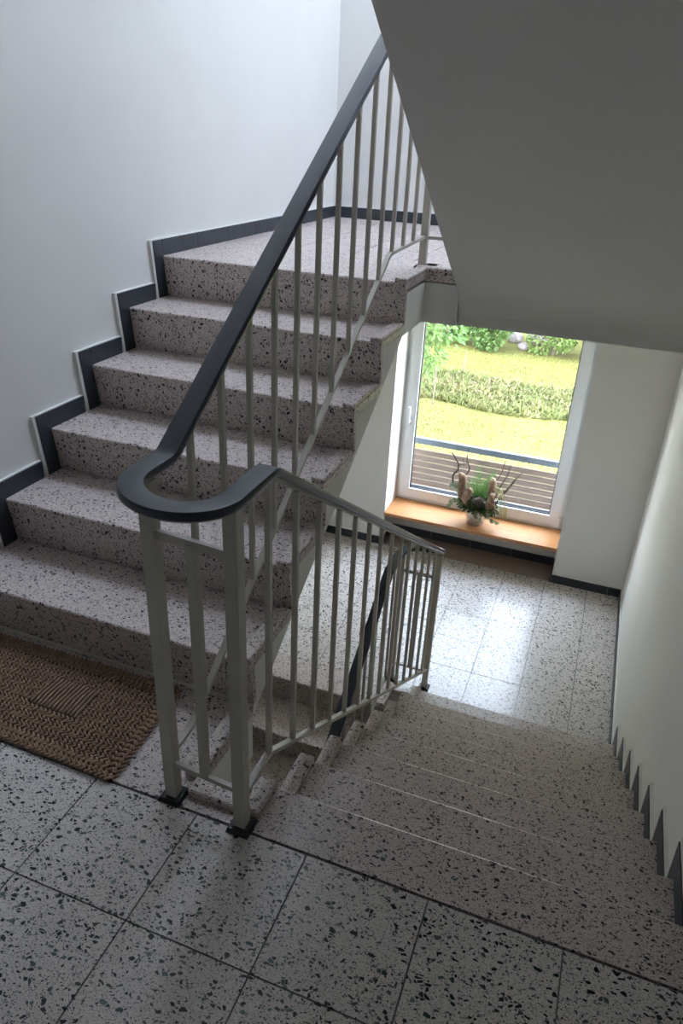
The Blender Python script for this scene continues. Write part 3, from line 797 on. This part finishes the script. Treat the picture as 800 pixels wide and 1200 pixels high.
# twisted twigs
def twig(pts, r0, parent=arr):
    P = [Vector(p) for p in pts]; out = []
    for i in range(len(P)-1):
        for k in range(5):
            t = k/5; a = P[max(i-1, 0)]; b = P[i]; c = P[i+1]; d = P[min(i+2, len(P)-1)]
            out.append(.5*((2*b)+(c-a)*t+(2*a-5*b+4*c-d)*t*t+(-a+3*b-3*c+d)*t**3))
    out.append(P[-1]); n = len(out)
    MB().tube(out, [r0*1.25*(1-.5*i/n) for i in range(n)], 6).build('twig', M['twig'], parent, smooth=True)
twig([(-.06, .0, .13), (-.13, -.01, .24), (-.20, .0, .30), (-.215, 0, .36), (-.185, .01, .41), (-.185, 0, .46), (-.21, 0, .50), (-.245, .0, .545)], .0075)
twig([(-.05, .02, .13), (-.11, .02, .26), (-.125, .01, .36), (-.10, .02, .43), (-.125, .02, .49), (-.13, .02, .54)], .0055)
twig([(-.19, 0, .46), (-.14, .0, .47), (-.10, .01, .50)], .003)
twig([(.07, .03, .14), (.10, .03, .33), (.14, .02, .44), (.155, .02, .55)], .0042)
twig([(.10, .02, .14), (.15, .02, .33), (.185, .02, .43), (.205, .02, .53)], .0042)
twig([(.11, .0, .14), (.18, .0, .28), (.24, .0, .40), (.295, .0, .49)], .0045)
twig([(.12, .0, .14), (.17, -.01, .26), (.22, .0, .34), (.255, .0, .42)], .0035)
# ivy trails
def ivy(pts, n, size, name='ivy_trail', m='ivy'):
    P = [Vector(p) for p in pts]; mb_ = MB(); mb_.tube(P, .002, 4)
    for i in range(n):
        t = (i+.3)/n*(len(P)-1); k = min(int(t), len(P)-2); p = P[k].lerp(P[k+1], t-k)
        d = Vector((ra.gauss(0, 1), ra.gauss(-.6, .6), ra.gauss(0, 1))).normalized()
        f = Vector((ra.gauss(0, .4), -1, ra.gauss(.4, .4))).normalized(); s_ = f.cross(d).normalized(); d = s_.cross(f)
        q = p+d*size*.5; z = size*ra.uniform(.8, 1.2)
        mb_.add([q-d*z*.5, q-d*z*.2+s_*z*.5, q+d*z*.05+s_*z*.32, q+d*z*.65, q+d*z*.05-s_*z*.32, q-d*z*.2-s_*z*.5], [(0, 1, 2, 3, 4, 5)])
    mb_.build(name, M[m], arr)
ivy([(-.08, -.05, .14), (-.15, -.06, .20), (-.19, -.05, .17), (-.20, -.06, .10)], 16, .032)
ivy([(-.08, -.03, .15), (-.15, -.03, .26), (-.20, -.03, .31), (-.225, -.03, .28)], 14, .030)
ivy([(.07, -.08, .14), (.13, -.11, .12), (.17, -.11, .08)], 10, .032)
ivy([(.0, -.09, .15), (.02, -.13, .11), (.06, -.13, .09)], 8, .032)
# dry grass arching over the right side
for i in range(9):
    mb_ = MB(); sx = ra.uniform(.17, .25); top = ra.uniform(.24, .34)
    pts = [Vector((.10, -.02, .14)).lerp(Vector((sx, -.03+ra.uniform(-.03, .03), .1)), t)+Vector((0, 0, (top-.12)*math.sin(math.pi*min(1, t*1.02))**.8*1.0)) for t in [k/9 for k in range(10)]]
    mb_.sweep(pts, [(-.0028, -.0004), (.0028, -.0004), (.0028, .0004), (-.0028, .0004)]).build('grass_blade', M['dry'], arr)

# squirrel figures and pine cone set into the pot
def squirrel(label, loc, rz, flip):
    mb_ = MB()
    mb_.ellipsoid((0, 0, .055), (.034, .036, .058), None, 14, 10)        # body
    mb_.ellipsoid((.0, -.014, .085), (.026, .026, .036), None, 12, 8)     # chest
    mb_.ellipsoid((0, -.022, .128), (.022, .027, .022), None, 12, 8)      # head
    mb_.ellipsoid((0, -.045, .122), (.010, .012, .010), None, 10, 6)      # muzzle
    for s_ in (-1, 1):
        mb_.ellipsoid((s_*.013, -.012, .152), (.006, .005, .014), None, 8, 6)          # ear
        mb_.ellipsoid((s_*.026, -.016, .028), (.016, .028, .026), None, 10, 6)         # thigh
        mb_.ellipsoid((s_*.020, -.036, .006), (.009, .020, .007), None, 8, 6)          # foot
        mb_.ellipsoid((s_*.020, -.034, .082), (.008, .020, .009), Matrix.Rotation(.5, 3, 'X'), 8, 6)   # arm
    tail = [(0, .035, .02, .018), (0, .058, .045, .024), (0, .068, .085, .029), (0, .062, .13, .034), (0, .055, .170, .038), (0, .062, .200, .036), (0, .082, .212, .027), (0, .098, .205, .016)]
    for i in range(len(tail)-1):
        for k in range(3):
            t = k/3; a, b = tail[i], tail[i+1]; q = [a[j]*(1-t)+b[j]*t for j in range(4)]
            mb_.ellipsoid(q[:3], (q[3]*.85, q[3], q[3]), None, 10, 7)
    me = mb_.mesh('squirrel_figure', M['straw'], smooth=True)
    o = new_obj('squirrel_figure', me, None, loc); o.rotation_euler = (0, 0, rz)
    rmod = o.modifiers.new('fuse', 'REMESH'); rmod.mode = 'VOXEL'; rmod.voxel_size = .004; rmod.use_smooth_shade = True
    sm = o.modifiers.new('soften', 'SMOOTH'); sm.iterations = 3
    tag(o, label, 'figurine', 'squirrel figures in the pot'); return o
squirrel('tan straw squirrel figure at the left of the pot, turned sideways', (PX-.085, PY-.035, PZ+.155), math.radians(60), 1)
squirrel('tan straw squirrel figure at the right of the pot, facing the stairs', (PX+.105, PY-.045, PZ+.155), math.radians(15), -1)
pc = empty('pine_cone', (PX+.02, PY-.075, PZ+.165)); tag(pc, 'open brown pine cone between the two squirrel figures', 'pine cone')
MB().ellipsoid((0, 0, .045), (.016, .016, .045), None, 10, 8).build('core', M['cone'], pc, smooth=True)
cs = MB()
for i in range(60):
    z = .004+.085*i/60; a = i*2.39996; r = .042*math.sin(math.pi*min(1, .18+.80*i/60))**.8
    d = Vector((math.cos(a), math.sin(a), .35)).normalized(); s_ = Vector((-math.sin(a), math.cos(a), 0)); n_ = s_.cross(d)
    p = Vector((0, 0, z)); w = .010
    cs.add([p+s_*w*.4, p+d*r+s_*w, p+d*(r+.006)+n_*-.003, p+d*r-s_*w, p-s_*w*.4, p+d*r*.9-n_*.006], [(0, 1, 2, 3, 4), (0, 5, 1), (1, 5, 2), (2, 5, 3), (3, 5, 4), (4, 5, 0)])
cs.build('scales', M['cone'], pc)
